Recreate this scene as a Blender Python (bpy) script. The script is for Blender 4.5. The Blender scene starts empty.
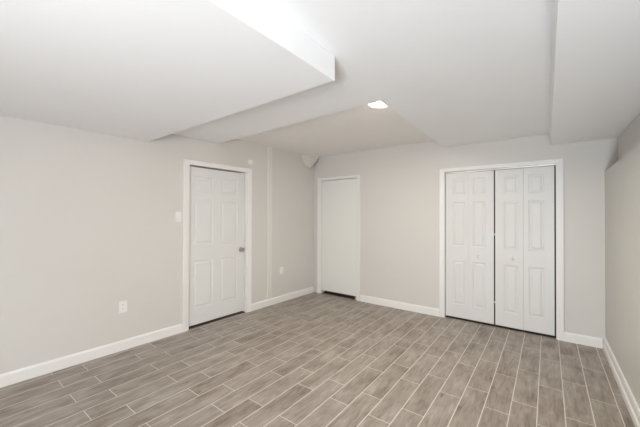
import bpy, bmesh, math
from mathutils import Vector, Matrix

S = bpy.context.scene
C = S.collection

# ------------------------------------------------------------------ camera
cam_data = bpy.data.cameras.new('camera')
cam_data.sensor_width = 36.0
cam_data.sensor_fit = 'HORIZONTAL'
cam_data.lens = 302.96 / 640.0 * 36.0
cam_data.clip_start = 0.02
cam = bpy.data.objects.new('camera', cam_data)
C.objects.link(cam)
yaw, pit, rol = 0.644513, 0.007481, 0.003194
F = Vector((-math.sin(yaw) * math.cos(pit), math.cos(yaw) * math.cos(pit), math.sin(pit)))
R0 = Vector((math.cos(yaw), math.sin(yaw), 0))
U0 = R0.cross(F)
RR = math.cos(rol) * R0 + math.sin(rol) * U0
UU = -math.sin(rol) * R0 + math.cos(rol) * U0
M = Matrix((RR, UU, -F)).transposed().to_4x4()
M.translation = Vector((3.50482, -4.47349, 1.42604))
cam.matrix_world = M
S.camera = cam

# ------------------------------------------------------------------ world, light, exposure
S.view_settings.view_transform = 'Standard'
S.view_settings.look = 'None'
S.view_settings.gamma = 1.0
S.view_settings.use_curve_mapping = False
S.view_settings.exposure = 0.10

world = bpy.data.worlds.new('world')
S.world = world
world.use_nodes = True
world.node_tree.nodes['Background'].inputs['Color'].default_value = (0.75, 0.86, 1.0, 1)
world.node_tree.nodes['Background'].inputs['Strength'].default_value = 0.6


def area(name, loc, direction, sx, sy, power, color):
    l = bpy.data.lights.new(name, 'AREA')
    l.shape = 'RECTANGLE'
    l.size, l.size_y = sx, sy
    l.energy = power
    l.color = color
    o = bpy.data.objects.new(name, l)
    C.objects.link(o)
    o.location = loc
    o.rotation_euler = Vector(direction).to_track_quat('-Z', 'Y').to_euler()
    return o


# added fill lamps behind the camera, set at made-up windows
area('side_fill_lamp', (3.985, -6.1, 1.2), (-0.2, 1, 0.1), 0.5, 0.5, 82, (0.975, 0.92, 0.91))
area('end_fill_lamp', (3.5, -6.55, 0.5), (1.0, 1, 1.2), 0.7, 0.5, 106, (0.745, 0.868, 1.0))

# ------------------------------------------------------------------ materials


def new_mat(name, color, rough=0.5, spec=0.5, metal=0.0):
    m = bpy.data.materials.new(name)
    m.use_nodes = True
    b = m.node_tree.nodes['Principled BSDF']
    b.inputs['Base Color'].default_value = (*color, 1)
    b.inputs['Roughness'].default_value = rough
    b.inputs['Metallic'].default_value = metal
    b.inputs['Specular IOR Level'].default_value = spec
    return m


def paint(name, color, rough=0.6, var=0.02, bump=0.03, scale=2.0, bscale=140.0, spec=0.35):
    """Painted surface: very faint roller mottling and orange-peel bump."""
    m = new_mat(name, color, rough, spec)
    nt = m.node_tree
    N, Lk = nt.nodes, nt.links
    b = N['Principled BSDF']
    tc = N.new('ShaderNodeTexCoord')
    n1 = N.new('ShaderNodeTexNoise')
    n1.inputs['Scale'].default_value = scale
    n1.inputs['Detail'].default_value = 4
    Lk.new(tc.outputs['Object'], n1.inputs['Vector'])
    mx = N.new('ShaderNodeMix')
    mx.data_type = 'RGBA'
    mx.inputs['A'].default_value = (*[c * (1 - var) for c in color], 1)
    mx.inputs['B'].default_value = (*[min(1, c * (1 + var)) for c in color], 1)
    Lk.new(n1.outputs['Fac'], mx.inputs['Factor'])
    Lk.new(mx.outputs['Result'], b.inputs['Base Color'])
    n2 = N.new('ShaderNodeTexNoise')
    n2.inputs['Scale'].default_value = bscale
    Lk.new(tc.outputs['Object'], n2.inputs['Vector'])
    bp = N.new('ShaderNodeBump')
    bp.inputs['Strength'].default_value = bump
    bp.inputs['Distance'].default_value = 0.004
    Lk.new(n2.outputs['Fac'], bp.inputs['Height'])
    Lk.new(bp.outputs['Normal'], b.inputs['Normal'])
    return m


WALL = (0.677, 0.653, 0.613)
M_wall = paint('greige_wall_paint', WALL)
M_ceil = paint('white_ceiling_paint', (0.915, 0.917, 0.915), rough=0.75, spec=0.2)
M_recess = paint('warm_white_recess_paint', (0.90, 0.87, 0.835), rough=0.75, spec=0.2)
M_trim = paint('white_trim_paint', (0.83, 0.82, 0.795), rough=0.4, bump=0.01, var=0.01)
M_door = paint('white_door_paint', (0.745, 0.74, 0.72), rough=0.42, bump=0.01, var=0.01)
M_slabdoor = paint('off_white_slab_door_paint', (0.82, 0.82, 0.78), rough=0.45, bump=0.01, var=0.012)
M_plate = new_mat('white_plastic', (0.84, 0.835, 0.81), 0.35)
M_dark = new_mat('dark_slot', (0.02, 0.02, 0.02), 0.6)
M_gap_shade = new_mat('painted_gap_shade', (0.05, 0.042, 0.036), 0.8)  # near-black colour that paints the shade inside gaps
M_nickel = new_mat('satin_nickel', (0.42, 0.39, 0.35), 0.3, metal=1.0)
M_bronze = new_mat('dark_bronze', (0.06, 0.05, 0.045), 0.4, metal=1.0)
M_steel = new_mat('hinge_steel', (0.6, 0.59, 0.56), 0.35, metal=1.0)
M_rawwood = new_mat('bare_wood', (0.55, 0.48, 0.24), 0.7)


def block_wall_mat():
    """Painted block wall: joints barely telegraph through the paint."""
    m = paint('painted_block_wall', (0.625, 0.615, 0.575), rough=0.45, var=0.025, bump=0.05, spec=0.5)
    nt = m.node_tree
    N, Lk = nt.nodes, nt.links
    b = N['Principled BSDF']
    geo = N.new('ShaderNodeNewGeometry')
    sep = N.new('ShaderNodeSeparateXYZ')
    Lk.new(geo.outputs['Position'], sep.inputs[0])
    cmb = N.new('ShaderNodeCombineXYZ')
    Lk.new(sep.outputs['Y'], cmb.inputs['X'])
    Lk.new(sep.outputs['Z'], cmb.inputs['Y'])
    br = N.new('ShaderNodeTexBrick')
    br.inputs['Scale'].default_value = 1.0
    br.inputs['Brick Width'].default_value = 0.40
    br.inputs['Row Height'].default_value = 0.20
    br.inputs['Mortar Size'].default_value = 0.004
    br.inputs['Mortar Smooth'].default_value = 0.9
    Lk.new(cmb.outputs[0], br.inputs['Vector'])
    bp = N.new('ShaderNodeBump')
    bp.invert = True
    bp.inputs['Strength'].default_value = 0.3
    bp.inputs['Distance'].default_value = 0.004
    Lk.new(br.outputs['Fac'], bp.inputs['Height'])
    old = b.inputs['Normal'].links[0].from_node
    Lk.new(old.outputs['Normal'], bp.inputs['Normal'])
    Lk.new(bp.outputs['Normal'], b.inputs['Normal'])
    return m


M_block = block_wall_mat()


def floor_mat():
    m = bpy.data.materials.new('wood_look_porcelain_planks')
    m.use_nodes = True
    nt = m.node_tree
    N, Lk = nt.nodes, nt.links
    b = N['Principled BSDF']

    def val(x):
        return x

    def math_(op, a, c=None, d=None):
        n = N.new('ShaderNodeMath')
        n.operation = op
        for i, v in enumerate((a, c, d)):
            if v is None:
                continue
            if isinstance(v, (int, float)):
                n.inputs[i].default_value = v
            else:
                Lk.new(v, n.inputs[i])
        return n.outputs[0]

    geo = N.new('ShaderNodeNewGeometry')
    sep = N.new('ShaderNodeSeparateXYZ')
    Lk.new(geo.outputs['Position'], sep.inputs[0])
    X, Y = sep.outputs['X'], sep.outputs['Y']
    row = math_('DIVIDE', math_('SUBTRACT', 3.923, X), 0.16057)
    over = math_('MAXIMUM', math_('SUBTRACT', row, 8.0), 0.0)
    u = math_('SUBTRACT', row, math_('MULTIPLY', over, 0.04))
    idx = math_('FLOOR', u)
    fu = math_('FRACT', u)
    odd = math_('FLOORED_MODULO', idx, 2.0)
    off = math_('MULTIPLY_ADD', odd, 0.215, -1.905)
    v = math_('DIVIDE', math_('SUBTRACT', Y, off), 0.609)
    jdx = math_('FLOOR', v)
    fv = math_('FRACT', v)
    du = math_('MULTIPLY', math_('MINIMUM', fu, math_('SUBTRACT', 1.0, fu)), 0.16057)
    dv = math_('MULTIPLY', math_('MINIMUM', fv, math_('SUBTRACT', 1.0, fv)), 0.609)

    def joint(d, half):
        mr = N.new('ShaderNodeMapRange')
        mr.interpolation_type = 'SMOOTHSTEP'
        mr.inputs['From Min'].default_value = half * 0.75
        mr.inputs['From Max'].default_value = half * 1.35
        mr.inputs['To Min'].default_value = 1.0
        mr.inputs['To Max'].default_value = 0.0
        Lk.new(d, mr.inputs['Value'])
        return mr.outputs['Result']

    grout = math_('MAXIMUM', joint(du, 0.0028), joint(dv, 0.0024))
    # one random number per plank
    cv = N.new('ShaderNodeCombineXYZ')
    Lk.new(idx, cv.inputs[0])
    Lk.new(jdx, cv.inputs[1])
    wn = N.new('ShaderNodeTexWhiteNoise')
    wn.noise_dimensions = '3D'
    Lk.new(cv.outputs[0], wn.inputs['Vector'])
    rnd = wn.outputs['Value']
    # wood grain along Y, shifted plank by plank
    gv = N.new('ShaderNodeCombineXYZ')
    Lk.new(math_('MULTIPLY', X, 30.0), gv.inputs[0])
    Lk.new(math_('MULTIPLY', Y, 4.4), gv.inputs[1])
    Lk.new(math_('MULTIPLY', rnd, 57.0), gv.inputs[2])
    g1 = N.new('ShaderNodeTexNoise')
    g1.inputs['Scale'].default_value = 1.0
    g1.inputs['Detail'].default_value = 6
    g1.inputs['Roughness'].default_value = 0.62
    g1.inputs['Distortion'].default_value = 1.2
    Lk.new(gv.outputs[0], g1.inputs['Vector'])
    gv2 = N.new('ShaderNodeCombineXYZ')
    Lk.new(math_('MULTIPLY', X, 9.0), gv2.inputs[0])
    Lk.new(math_('MULTIPLY', Y, 4.0), gv2.inputs[1])
    Lk.new(math_('MULTIPLY_ADD', rnd, 31.0, 7.0), gv2.inputs[2])
    g2 = N.new('ShaderNodeTexNoise')
    g2.inputs['Scale'].default_value = 1.0
    g2.inputs['Detail'].default_value = 3
    Lk.new(gv2.outputs[0], g2.inputs['Vector'])
    mixv = math_('ADD', math_('MULTIPLY', g1.outputs['Fac'], 0.55), math_('MULTIPLY', g2.outputs['Fac'], 0.45))
    mixv = math_('ADD', mixv, math_('MULTIPLY', math_('SUBTRACT', rnd, 0.5), 0.06))
    ramp = N.new('ShaderNodeValToRGB')
    cr = ramp.color_ramp
    cr.elements[0].position = 0.33
    cr.elements[0].color = (0.165, 0.130, 0.102, 1)
    cr.elements[1].position = 0.68
    cr.elements[1].color = (0.44, 0.40, 0.36, 1)
    e = cr.elements.new(0.47)
    e.color = (0.295, 0.248, 0.207, 1)
    e = cr.elements.new(0.57)
    e.color = (0.36, 0.315, 0.272, 1)
    Lk.new(mixv, ramp.inputs['Fac'])
    mx = N.new('ShaderNodeMix')
    mx.data_type = 'RGBA'
    Lk.new(grout, mx.inputs['Factor'])
    Lk.new(ramp.outputs['Color'], mx.inputs['A'])
    mx.inputs['B'].default_value = (0.70, 0.665, 0.615, 1)
    Lk.new(mx.outputs['Result'], b.inputs['Base Color'])
    rr = math_('MULTIPLY_ADD', grout, 0.3, 0.40)
    Lk.new(rr, b.inputs['Roughness'])
    b.inputs['Specular IOR Level'].default_value = 0.5
    bp = N.new('ShaderNodeBump')
    bp.inputs['Strength'].default_value = 0.25
    bp.inputs['Distance'].default_value = 0.003
    h = math_('SUBTRACT', math_('MULTIPLY', mixv, 0.25), grout)
    Lk.new(h, bp.inputs['Height'])
    Lk.new(bp.outputs['Normal'], b.inputs['Normal'])
    return m


M_floor = floor_mat()


def lamp_glass_mat():
    m = new_mat('lit_frosted_glass', (0.95, 0.93, 0.9), 0.25)
    b = m.node_tree.nodes['Principled BSDF']
    b.inputs['Emission Color'].default_value = (1.0, 0.80, 0.60, 1)
    b.inputs['Emission Strength'].default_value = 3.5
    return m


M_lampglass = lamp_glass_mat()

# ------------------------------------------------------------------ mesh helpers


def bx(bm, a, b):
    (x0, y0, z0), (x1, y1, z1) = a, b
    v = [bm.verts.new(p) for p in ((x0, y0, z0), (x1, y0, z0), (x1, y1, z0), (x0, y1, z0),
                                   (x0, y0, z1), (x1, y0, z1), (x1, y1, z1), (x0, y1, z1))]
    for f in ((0, 3, 2, 1), (4, 5, 6, 7), (0, 1, 5, 4), (1, 2, 6, 5), (2, 3, 7, 6), (3, 0, 4, 7)):
        bm.faces.new([v[i] for i in f])


def prism(bm, poly, z0, z1):
    """poly counter-clockwise in xy."""
    lo = [bm.verts.new((x, y, z0)) for x, y in poly]
    hi = [bm.verts.new((x, y, z1)) for x, y in poly]
    n = len(poly)
    bm.faces.new(hi)
    bm.faces.new(lo[::-1])
    for i in range(n):
        j = (i + 1) % n
        bm.faces.new((lo[i], lo[j], hi[j], hi[i]))


def extrude_profile(bm, prof, path, closed=False):
    """prof: list of (out, up) points; path: list of (origin, out_dir, up_dir)."""
    rings = []
    for o, d, u in path:
        rings.append([bm.verts.new(Vector(o) + Vector(d) * a + Vector(u) * b) for a, b in prof])
    n = len(prof)
    for r0, r1 in zip(rings[:-1], rings[1:]):
        for i in range(n):
            j = (i + 1) % n
            bm.faces.new((r0[i], r0[j], r1[j], r1[i]))
    bm.faces.new(rings[0][::-1])
    bm.faces.new(rings[-1])


def lathe(bm, prof, axis_o, axis, seg=24):
    """prof: list of (radius, distance along the axis)."""
    axis = Vector(axis).normalized()
    t = axis.orthogonal().normalized()
    s = axis.cross(t)
    o = Vector(axis_o)
    rings = []
    for r, h in prof:
        if r < 1e-6:
            rings.append([bm.verts.new(o + axis * h)])
        else:
            rings.append([bm.verts.new(o + axis * h + (t * math.cos(2 * math.pi * k / seg) + s * math.sin(2 * math.pi * k / seg)) * r) for k in range(seg)])
    for a, b in zip(rings[:-1], rings[1:]):
        for k in range(seg):
            k2 = (k + 1) % seg
            if len(a) == 1 and len(b) > 1:
                bm.faces.new((a[0], b[k2], b[k]))
            elif len(b) == 1 and len(a) > 1:
                bm.faces.new((a[k], a[k2], b[0]))
            elif len(a) > 1:
                bm.faces.new((a[k], a[k2], b[k2], b[k]))


def obj(name, bm, mat, parent=None, bevel=0.0, smooth=False, matrix=None):
    bmesh.ops.recalc_face_normals(bm, faces=bm.faces)
    me = bpy.data.meshes.new(name)
    bm.to_mesh(me)
    bm.free()
    me.materials.append(mat)
    if smooth:
        for p in me.polygons:
            p.use_smooth = True
    o = bpy.data.objects.new(name, me)
    C.objects.link(o)
    if parent is not None:
        o.parent = parent
    if matrix is not None:
        o.matrix_local = matrix
    if bevel > 0:
        md = o.modifiers.new('bevel', 'BEVEL')
        md.width = bevel
        md.segments = 2
        md.limit_method = 'ANGLE'
        md.angle_limit = math.radians(40)
    return o


def empty(name, matrix):
    o = bpy.data.objects.new(name, None)
    o.empty_display_size = 0.1
    C.objects.link(o)
    o.matrix_world = matrix
    return o


def tag(o, label, cat, kind=None, group=None):
    o['label'] = label
    o['category'] = cat
    if kind:
        o['kind'] = kind
    if group:
        o['group'] = group
    return o


# wall frames: local x runs to the viewer's right along the wall, local y into the wall, z up
A_L = 0.0286065
LEFT = Matrix.Rotation(math.pi / 2 - A_L, 4, 'Z')
BACK = Matrix.Identity(4)
RIGHT = Matrix.Translation((4.0, 0, 0)) @ Matrix.Rotation(-math.pi / 2, 4, 'Z')


def T(x, y, z):
    return Matrix.Translation((x, y, z))


def holed_wall(bm, x0, x1, z0, z1, y0, y1, holes):
    """Boxes from y0 to y1 filling x0..x1, z0..z1 round the holes (hx0,hx1,hz0,hz1), sorted by x."""
    x = x0
    for hx0, hx1, hz0, hz1 in holes:
        bx(bm, (x, y0, z0), (hx0, y1, z1))
        if hz0 > z0 + 1e-6:
            bx(bm, (hx0, y0, z0), (hx1, y1, hz0))
        bx(bm, (hx0, y0, hz1), (hx1, y1, z1))
        x = hx1
    bx(bm, (x, y0, z0), (x1, y1, z1))


# ------------------------------------------------------------------ structure
FRONT = -6.65
ZC, ZR, ZS, ZB = 2.40, 2.52, 2.25, 2.265     # main ceiling, recess, soffit, bulkhead
XU = 4.10                                    # upper right wall
XW = 4.00                                    # lower right wall

bm = bmesh.new()
bx(bm, (-0.6, FRONT - 0.15, -0.1), (4.3, 0.3, 0.0))
tag(obj('floor', bm, M_floor), 'grey brown wood-look plank tile floor with pale grout lines', 'floor', 'structure')

D1 = (-2.445, -1.545, 0.0, 2.075)            # door openings in wall coordinates
D2 = (0.155, 0.925, 0.0, 2.085)
D3 = (2.338, 3.588, 0.0, 2.055)

bm = bmesh.new()
holed_wall(bm, FRONT - 0.2, 0.0, 0.0, 2.62, 0.0, 0.15, [D1])
tag(obj('wall_left', bm, M_wall, matrix=LEFT), 'long greige painted wall on the left with six panel door', 'wall', 'structure')

bm = bmesh.new()
holed_wall(bm, -0.15, 4.3, 0.0, 2.62, 0.0, 0.15, [D2, D3])
tag(obj('wall_back', bm, M_wall), 'greige painted far wall holding slab door and closet doors', 'wall', 'structure')

WIN = (5.78, 6.42, 0.87, 1.53)               # added window for the side fill lamp, unseen behind the camera
bm = bmesh.new()
holed_wall(bm, 0.0, -FRONT, 0.0, 1.915, 0.0, 0.3, [WIN])
bx(bm, (0.0, XU - XW, 1.915), (-FRONT, 0.3, 2.62))
tag(obj('wall_right', bm, M_block, matrix=RIGHT), 'painted block wall on the right with ledge near the top', 'wall', 'structure')

bm = bmesh.new()
holed_wall(bm, -0.4, 4.3, 0.0, 2.62, -0.15, 0.0, [(2.7, 3.9, 0.25, 2.05)])
tag(obj('wall_front', bm, M_wall, matrix=T(0, FRONT, 0)), 'greige wall behind the viewer with an added wide window opening', 'wall', 'structure')

bm = bmesh.new()
prism(bm, [(-0.6, FRONT - 0.15), (4.3, FRONT - 0.15), (4.3, 0.15), (2.330, 0.15), (2.374, -2.122), (-0.6, -2.002)], ZC, 2.66)
tag(obj('ceiling', bm, M_ceil), 'flat white ceiling round the raised recess of the far left corner', 'ceiling', 'structure')
bm = bmesh.new()
prism(bm, [(-0.6, -2.002), (2.374, -2.122), (2.330, 0.15), (-0.6, 0.15)], ZR, 2.66)
tag(obj('ceiling_recess', bm, M_recess), 'raised warm white ceiling recess in the far left corner', 'ceiling', 'structure')

bm = bmesh.new()
prism(bm, [(-0.4, FRONT), (2.497, FRONT), (2.470, -2.948), (-0.4, -2.915)], ZS, ZC)
tag(obj('ceiling_soffit', bm, M_ceil, bevel=0.004), 'large white boxed soffit hanging below the ceiling at left', 'soffit', 'structure')

bm = bmesh.new()
extrude_profile(bm, [(0.016, 0.0), (XU - 3.520, 0.0), (XU - 3.520, ZC - ZB), (0.0, ZC - ZB)],
                [((3.530, FRONT, ZB), (1, 0, 0), (0, 0, 1)), ((3.518, 0.0, ZB), (1, 0, 0), (0, 0, 1))])
tag(obj('ceiling_bulkhead', bm, M_ceil), 'white boxed bulkhead along the top of the right wall', 'bulkhead', 'structure')

# frames of the added windows, unseen behind the viewer
bm = bmesh.new()
for a, b in (((WIN[0], -0.02, WIN[2]), (WIN[0] + 0.05, 0.14, WIN[3])), ((WIN[1] - 0.05, -0.02, WIN[2]), (WIN[1], 0.14, WIN[3])),
             ((WIN[0] + 0.05, -0.02, WIN[2]), (WIN[1] - 0.05, 0.14, WIN[2] + 0.05)), ((WIN[0] + 0.05, -0.02, WIN[3] - 0.05), (WIN[1] - 0.05, 0.14, WIN[3]))):
    bx(bm, a, b)
tag(obj('added_window_1', bm, M_trim, matrix=RIGHT), 'added white window frame round the side fill lamp', 'window', 'structure')
bm = bmesh.new()
for a, b in (((2.7, -0.12, 0.25), (2.76, 0.02, 2.05)), ((3.84, -0.12, 0.25), (3.9, 0.02, 2.05)), ((2.76, -0.12, 0.25), (3.84, 0.02, 0.31)),
             ((2.76, -0.12, 1.99), (3.84, 0.02, 2.05)), ((2.76, -0.10, 1.10), (3.84, -0.04, 1.14))):
    bx(bm, a, b)
tag(obj('added_window_2', bm, M_trim, matrix=T(0, FRONT, 0)), 'added white window frame round the end fill lamp', 'window', 'structure')

# baseboards: eased top, local frame of each wall (out of the wall = -y)
BB = [(0, 0), (0.016, 0), (0.016, 0.088), (0.011, 0.100), (0.004, 0.107), (0, 0.107)]


def baseboard(name, frame, x0, x1, label, prof=BB):
    bm = bmesh.new()
    extrude_profile(bm, prof, [((x, 0, 0), (0, -1, 0), (0, 0, 1)) for x in (x0, x1)])
    tag(obj(name, bm, M_trim, matrix=frame), label, 'baseboard', 'structure')


baseboard('baseboard_left', LEFT, FRONT, -2.52, 'white baseboard on left wall from foreground to six panel door')
baseboard('baseboard_left.001', LEFT, -1.466, -0.0165, 'short white baseboard on left wall between door and far corner')
baseboard('baseboard_back', BACK, 0.995, 2.271, 'white baseboard on far wall between slab door and closet')
baseboard('baseboard_back.001', BACK, 3.652, XW - 0.024, 'short white baseboard right of the closet doors')
BBR = [(0, 0), (0.024, 0), (0.024, 0.05), (0.014, 0.062), (0.014, 0.112), (0.008, 0.125), (0, 0.128)]
baseboard('baseboard_right', RIGHT, 0.0, -FRONT, 'white baseboard with shoe moulding along the right wall', BBR)


# ------------------------------------------------------------------ door builders
def casing(bm, x0, x1, ztop, w, wh=None):
    """Stepped door casing round an opening x0..x1, up to ztop; w is the width of the board."""
    wh = wh or w
    g = 0.0
    prof = [(0.0, 0.0), (0.0, 0.010), (0.006, 0.013), (w * 0.45, 0.015), (w * 0.75, 0.019), (w - 0.004, 0.019), (w, 0.016), (w, 0.0)]
    corners = [((x0, 0), (-1, 0)), ((x0, ztop), (-1, 1)), ((x1, ztop), (1, 1)), ((x1, 0), (1, 0))]
    rings = []
    for (cx, cz), (dx, dz) in corners:
        rings.append([bm.verts.new((cx + dx * a, -h, cz + dz * a * wh / w)) for a, h in prof])
    n = len(prof)
    for r0, r1 in zip(rings[:-1], rings[1:]):
        for i in range(n):
            j = (i + 1) % n
            bm.faces.new((r0[i], r0[j], r1[j], r1[i]))
    bm.faces.new(rings[0])
    bm.faces.new(rings[-1][::-1])


def jamb(bm, op, depth, t=0.0, stop=None):
    """Closed box lining the opening (back panel keeps the gap dark)."""
    x0, x1, z0, z1 = op
    bx(bm, (x0, depth - 0.01, z0), (x1, depth, z1))


def panel_face(bm, w, h, th, panels, y0=0.0):
    """Slab w x h x th (front face at y0, into +y) with moulded raised panels (x0,x1,z0,z1)."""
    xs = sorted({0.0, w} | {p[0] for p in panels} | {p[1] for p in panels})
    zs = sorted({0.0, h} | {p[2] for p in panels} | {p[3] for p in panels})
    vs = {}

    def V(x, y, z):
        k = (round(x, 5), round(y, 5), round(z, 5))
        if k not in vs:
            vs[k] = bm.verts.new((x, y, z))
        return vs[k]

    def inside(cx, cz):
        return any(p[0] < cx < p[1] and p[2] < cz < p[3] for p in panels)
    for a, b in zip(xs[:-1], xs[1:]):
        for c, d in zip(zs[:-1], zs[1:]):
            if not inside((a + b) / 2, (c + d) / 2):
                bm.faces.new((V(a, y0, c), V(b, y0, c), V(b, y0, d), V(a, y0, d)))
    for x0, x1, z0, z1 in panels:
        # make ring corners share the grid's vertices
        loops = []
        for inset, dep in ((0, 0), (0.005, 0.007), (0.014, 0.009), (0.020, 0.009), (0.036, 0.002), (0.040, 0.0015)):
            inset = min(inset, (x1 - x0) * 0.34)
            loops.append([V(x0 + inset, y0 + dep, z0 + inset), V(x1 - inset, y0 + dep, z0 + inset),
                          V(x1 - inset, y0 + dep, z1 - inset), V(x0 + inset, y0 + dep, z1 - inset)])
        for l0, l1 in zip(loops[:-1], loops[1:]):
            for i in range(4):
                j = (i + 1) % 4
                bm.faces.new((l0[i], l0[j], l1[j], l1[i]))
        bm.faces.new(loops[-1])
    # sides and back
    yb = y0 + th
    for a, b in zip(xs[:-1], xs[1:]):
        bm.faces.new((V(a, y0, 0), V(b, y0, 0), V(b, yb, 0), V(a, yb, 0)))
        bm.faces.new((V(a, y0, h), V(b, y0, h), V(b, yb, h), V(a, yb, h)))
    for c, d in zip(zs[:-1], zs[1:]):
        bm.faces.new((V(0, y0, c), V(0, y0, d), V(0, yb, d), V(0, yb, c)))
        bm.faces.new((V(w, y0, c), V(w, y0, d), V(w, yb, d), V(w, yb, c)))
    for a, b in zip(xs[:-1], xs[1:]):
        for c, d in zip(zs[:-1], zs[1:]):
            bm.faces.new((V(a, yb, c), V(b, yb, c), V(b, yb, d), V(a, yb, d)))


# ---- door 1: six-panel door in the left wall
w1 = 0.858
x1 = -2.421
bm = bmesh.new()
pz = [(0.205, 0.815), (1.025, 1.605), (1.700, 1.900)]
px = [(0.075, 0.348), (0.468, 0.741)]
panel_face(bm, w1, 2.022, 0.04, [(a, b, c, d) for a, b in px for c, d in pz])
door1 = obj('door_1', bm, M_door, matrix=LEFT @ T(x1, 0.045, 0.024))
tag(door1, 'white six panel door with nickel knob in the left wall', 'door', 'structure')
inv1 = T(-x1, -0.045, -0.024)
bm = bmesh.new()
casing(bm, D1[0], D1[1] + 0.005, 2.062, 0.073, 0.060)
obj('casing', bm, M_trim, door1, matrix=inv1)
bm = bmesh.new()
bx(bm, (D1[0], -0.001, 0), (D1[0] + 0.015, 0.14, 2.062))
bx(bm, (D1[1] - 0.012, -0.001, 0), (D1[1] + 0.0, 0.14, 2.062))
bx(bm, (D1[0] + 0.015, -0.001, 2.062), (D1[1] - 0.012, 0.14, D1[3]))
bx(bm, (D1[0] + 0.015, 0.086, 0.03), (D1[0] + 0.045, 0.12, 2.062))
bx(bm, (D1[1] - 0.042, 0.086, 0.03), (D1[1] - 0.012, 0.12, 2.062))
obj('jamb', bm, M_trim, door1, matrix=inv1)
bm = bmesh.new()
bx(bm, (D1[0] + 0.015, 0.125, 0), (D1[1] - 0.012, 0.14, 2.062))
bx(bm, (D1[0] + 0.015, 0.02, 0.0), (D1[1] - 0.012, 0.125, 0.006))
obj('door_gap_shade', bm, M_gap_shade, door1, matrix=inv1)  # dark back panel and floor strip paint the shade round the door
kx, kz = -1.622 - x1, 0.932 - 0.024
bm = bmesh.new()
lathe(bm, [(0, 0.0), (0.032, 0.0), (0.032, 0.004), (0.026, 0.010), (0.012, 0.012)], (kx, 0, kz), (0, -1, 0))
rose = obj('knob_rose', bm, M_nickel, door1, smooth=True)
bm = bmesh.new()
lathe(bm, [(0.011, 0.010), (0.010, 0.030), (0.016, 0.036), (0.025, 0.044), (0.027, 0.054), (0.024, 0.063), (0.014, 0.068), (0, 0.069)], (kx, 0, kz), (0, -1, 0))
obj('door_knob', bm, M_nickel, door1, smooth=True)['label'] = 'satin nickel round knob'

# ---- door 2: flat slab door in the far wall
x2, w2, z2 = 0.166, 0.752, 0.056
bm = bmesh.new()
bx(bm, (0, 0, 0), (w2, 0.035, 2.068 - z2))
door2 = obj('door_2', bm, M_slabdoor, matrix=T(x2, 0.030, z2), bevel=0.002)
tag(door2, 'plain white slab door with open gap beneath, in far left corner', 'door', 'structure')
inv2 = T(-x2, -0.030, -z2)
bm = bmesh.new()
casing(bm, D2[0], D2[1], 2.072, 0.062, 0.05)
obj('casing', bm, M_trim, door2, matrix=inv2)
bm = bmesh.new()
bx(bm, (D2[0], -0.001, 0), (D2[0] + 0.010, 0.14, 2.074))
bx(bm, (D2[1] - 0.006, -0.001, 0.0), (D2[1], 0.14, 2.074))
bx(bm, (D2[0] + 0.010, -0.001, 2.074), (D2[1] - 0.006, 0.14, D2[3]))
obj('jamb', bm, M_trim, door2, matrix=inv2)
bm = bmesh.new()
bx(bm, (D2[0] + 0.010, 0.13, 0), (D2[1] - 0.006, 0.14, 2.074))
bx(bm, (D2[0] + 0.010, 0.034, 0.0), (D2[1] - 0.006, 0.13, 0.004))
obj('slab_gap_shade', bm, M_gap_shade, door2, matrix=inv2)  # shade under the slab is put in with this dark backing
bm = bmesh.new()
bx(bm, (0.882, 0.012, 0.0), (0.919, 0.03, 0.052))
w = obj('jamb_end', bm, M_rawwood, door2, matrix=inv2, bevel=0.003)
w['label'] = 'bare unpainted yellowish wood at the foot of the jamb'

# ---- door 3: closet with two pairs of bifold doors
d3 = empty('door_3', T(0, 0, 0))
tag(d3, 'wide white closet doorway with two pairs of panelled bifold doors', 'closet doors', 'structure')
bm = bmesh.new()
casing(bm, D3[0], D3[1], 2.046, 0.064, 0.052)
obj('casing', bm, M_trim, d3)
bm = bmesh.new()
bx(bm, (D3[0], -0.001, 0), (D3[0] + 0.006, 0.14, 2.046))
bx(bm, (D3[1] - 0.006, -0.001, 0), (D3[1], 0.14, 2.046))
bx(bm, (D3[0] + 0.006, -0.001, 2.046), (D3[1] - 0.006, 0.14, D3[3]))
obj('jamb', bm, M_trim, d3)
bm = bmesh.new()
bx(bm, (D3[0] + 0.006, 0.10, 0), (D3[1] - 0.006, 0.14, 2.046))
bx(bm, (D3[0] + 0.006, 0.032, 0.0), (D3[1] - 0.006, 0.10, 0.004))
obj('closet_gap_shade', bm, M_gap_shade, d3)  # dark sheet stands in for the shade behind the leaves
bm = bmesh.new()
bx(bm, (D3[0] + 0.006, 0.034, 2.030), (D3[1] - 0.006, 0.062, 2.046))
obj('door_track', bm, M_steel, d3)
pz3 = [(0.180, 0.780), (0.985, 1.595), (1.690, 1.912)]


def leaf(xa, xb, ya, yb, wide_left, h=1.996, z=0.027):
    """One bifold leaf from (xa,ya) to (xb,yb)."""
    v = Vector((xb - xa, yb - ya))
    wl = v.length
    s0, s1 = (0.097, 0.052) if wide_left else (0.052, 0.097)
    bm = bmesh.new()
    panel_face(bm, wl, h, 0.032, [(s0, wl - s1, c, d) for c, d in pz3])
    m = T(xa, ya, z) @ Matrix.Rotation(math.atan2(v.y, v.x), 4, 'Z')
    return obj('bifold_leaf', bm, M_door, d3, matrix=m)


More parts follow.
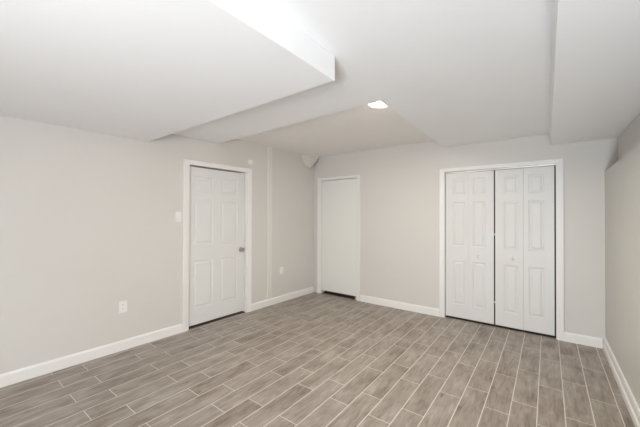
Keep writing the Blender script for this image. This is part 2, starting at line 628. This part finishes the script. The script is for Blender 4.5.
yl = 0.030
la = leaf(2.350, 2.6475, yl, yl, True)
lb = leaf(2.6490, 2.9445, yl, yl, False)
lc = leaf(2.9605, 3.2640, yl, yl - 0.006, True)
ld = leaf(3.2660, 3.5675, yl - 0.006, yl, False)
for lf, kx in ((lb, 2.760 - 2.649), (lc, 3.150 - 2.9605)):
    bm = bmesh.new()
    lathe(bm, [(0.009, 0.0), (0.008, 0.010), (0.014, 0.016), (0.017, 0.022), (0.014, 0.028), (0, 0.030)], (kx, 0, 0.868), (0, -1, 0))
    obj('door_knob', bm, M_door, lf, smooth=True)
for z in (0.30, 1.18):
    bm = bmesh.new()
    bx(bm, (2.9455, 0.045, z), (2.9595, 0.052, z + 0.022))
    obj('door_aligner', bm, M_plate, d3)

# ------------------------------------------------------------------ trim and wall fittings
bm = bmesh.new()
extrude_profile(bm, [(-0.043, 0), (-0.043, 0.013), (-0.040, 0.016), (0.040, 0.016), (0.043, 0.013), (0.043, 0)],
                [((0, 0, z), (1, 0, 0), (0, -1, 0)) for z in (0.108, ZR - 0.001)])
tag(obj('trim_1', bm, paint('batten_paint', (0.755, 0.735, 0.695), rough=0.45), matrix=LEFT @ T(-1.105, 0, 0)),
    'narrow vertical painted batten on left wall between door and corner', 'trim', 'structure')


def plate_bm(w, h, t=0.006):
    bm = bmesh.new()
    prof = [(0, 1.0), (t * 0.45, 1.0), (t, 0.90)]
    rings = []
    for d, k in prof:
        kx = 1 - (1 - k) * 0.8
        kz = 1 - (1 - k) * 0.5
        rings.append([bm.verts.new((sx * w / 2 * kx, -d, sz * h / 2 * kz)) for sx, sz in ((-1, -1), (1, -1), (1, 1), (-1, 1))])
    for a, b in zip(rings[:-1], rings[1:]):
        for i in range(4):
            bm.faces.new((a[i], a[(i + 1) % 4], b[(i + 1) % 4], b[i]))
    bm.faces.new(rings[-1])
    bm.faces.new(rings[0][::-1])
    return bm


def screw(parent, x, y, z):
    bm = bmesh.new()
    lathe(bm, [(0, 0), (0.0032, 0), (0.003, 0.001), (0, 0.0013)], (x, y, z), (0, -1, 0), 10)
    obj('screw', bm, M_plate, parent)


def outlet(x, z, w, h, label):
    e = empty('wall_outlet', LEFT @ T(x, 0, z))
    tag(e, label, 'outlet', group='duplex outlets on the left wall')
    obj('cover_plate', plate_bm(w, h), M_plate, e)
    for s in (-1, 1):
        bm = bmesh.new()
        prism(bm, [(0.017 * math.cos(a), 0.017 * math.sin(a)) for a in [2 * math.pi * k / 20 for k in range(20)]], 0, 0.002)
        r = obj('receptacle', bm, M_plate, e, matrix=T(0, -0.006, s * 0.0195 * h / 0.115) @ Matrix.Rotation(math.pi / 2, 4, 'X'))
        bm = bmesh.new()
        for sx in (-0.0065, 0.0065):
            bx(bm, (sx - 0.001, -0.001, 0.0019), (sx + 0.001, 0.007, 0.0024))
        bx(bm, (-0.002, -0.010, 0.0019), (0.002, -0.006, 0.0024))
        obj('socket_slots', bm, M_dark, r)
    screw(e, 0, -0.006, 0)


outlet(-3.158, 0.457, 0.078, 0.125, 'white duplex outlet low on left wall, nearer the foreground, left of door')
outlet(-0.833, 0.520, 0.078, 0.118, 'white duplex outlet low on left wall between batten and far corner')

e = empty('light_switch', LEFT @ T(-2.571, 0, 1.408))
tag(e, 'white light switch plate beside left edge of the six panel door', 'light switch')
obj('cover_plate', plate_bm(0.074, 0.120), M_plate, e)
bm = bmesh.new()
bx(bm, (-0.005, -0.008, -0.012), (0.005, -0.006, 0.012))
for v in list(bm.verts):
    pass
bx(bm, (-0.004, -0.016, 0.0), (0.004, -0.0081, 0.008))
obj('toggle', bm, M_plate, e, bevel=0.001)
screw(e, 0, -0.006, 0.03)
screw(e, 0, -0.006, -0.03)

e = empty('door_chime', LEFT @ T(-1.497, 0, 2.222))
tag(e, 'small white plastic box above right corner of six panel door casing', 'door chime')
bm = bmesh.new()
bx(bm, (-0.038, -0.004, -0.038), (0.038, 0, 0.038))
obj('mounting_plate', bm, M_plate, e, bevel=0.0015)
bm = bmesh.new()
bx(bm, (-0.034, -0.024, -0.034), (0.034, -0.004, 0.034))
obj('housing', bm, M_plate, e, bevel=0.006)

# ------------------------------------------------------------------ boxed wedge high in the far left corner
bm = bmesh.new()
face = [(-0.006, -0.375, ZR - 0.001), (0.000, -0.345, 2.425), (0.004, -0.270, 2.335), (0.030, -0.130, 2.300), (0.130, -0.030, 2.475), (0.160, -0.040, ZR - 0.001)]
back = [(-0.004, -0.300, ZR - 0.001), (0.000, -0.270, 2.46), (0.002, -0.210, 2.39), (0.004, -0.075, 2.345), (0.075, -0.004, 2.485), (0.100, -0.004, ZR - 0.001)]
fv = [bm.verts.new(p) for p in face]
bv = [bm.verts.new(p) for p in back]
mv = bm.verts.new((0.075, -0.215, 2.44))
for i in range(6):
    bm.faces.new((fv[i], fv[(i + 1) % 6], mv))
    bm.faces.new((fv[(i + 1) % 6], fv[i], bv[i], bv[(i + 1) % 6]))
bm.faces.new(bv)
boxing = obj('corner_boxing', bm, M_wall)
tag(boxing, 'angled painted boxing stub in far left corner under the ceiling', 'boxing', 'structure')
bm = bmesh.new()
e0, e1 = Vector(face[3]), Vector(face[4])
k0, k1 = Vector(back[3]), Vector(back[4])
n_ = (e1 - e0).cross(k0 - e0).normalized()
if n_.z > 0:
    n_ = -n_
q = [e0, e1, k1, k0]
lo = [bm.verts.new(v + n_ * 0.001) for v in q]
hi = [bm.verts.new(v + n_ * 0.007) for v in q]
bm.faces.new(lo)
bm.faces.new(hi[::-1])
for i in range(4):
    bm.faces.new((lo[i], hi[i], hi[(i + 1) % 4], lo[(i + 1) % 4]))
obj('edge_shade_strip', bm, M_gap_shade, boxing)['label'] = 'dark strip for the shade along the lower edge'  # dark strip painted in as the shadow gap below the boxing

# ------------------------------------------------------------------ ceiling light in the recess
lx, ly = 2.246, -1.86
light = empty('ceiling_light', T(lx, ly, ZR))
tag(light, 'lit square frosted glass ceiling light at the corner of the recess', 'ceiling light')
bm = bmesh.new()
bx(bm, (-0.075, -0.075, -0.018), (0.075, 0.075, 0.0))
obj('mounting_pan', bm, M_plate, light, bevel=0.004)
bm = bmesh.new()
n = 14
hs = 0.100
grid = {}
for i in range(n + 1):
    for j in range(n + 1):
        a, b = -1 + 2 * i / n, -1 + 2 * j / n
        d = 0.054 - 0.030 * (0.5 * (a * a + b * b)) ** 1.1
        grid[i, j] = bm.verts.new((a * hs, b * hs, -d))
for i in range(n):
    for j in range(n):
        bm.faces.new((grid[i, j], grid[i, j + 1], grid[i + 1, j + 1], grid[i + 1, j]))
g = obj('glass_shade', bm, M_lampglass, light, smooth=True)
sd = g.modifiers.new('solid', 'SOLIDIFY')
sd.thickness = 0.004
g['label'] = 'bent frosted glass square glowing warm white'
bm = bmesh.new()
lathe(bm, [(0, -0.053), (0.010, -0.053), (0.010, -0.057), (0.006, -0.060), (0.008, -0.063), (0.004, -0.067), (0, -0.068)], (0, 0, 0), (0, 0, 1), 16)
obj('finial', bm, M_bronze, light, smooth=True)['label'] = 'small dark finial'
pl = bpy.data.lights.new('lamp_bulb', 'AREA')
pl.shape = 'SQUARE'
pl.size = 0.14
pl.energy = 27.5
pl.color = (1.0, 0.92, 0.80)
po = bpy.data.objects.new('lamp_bulb', pl)
C.objects.link(po)
po.parent = light
po.location = (0, 0, -0.075)
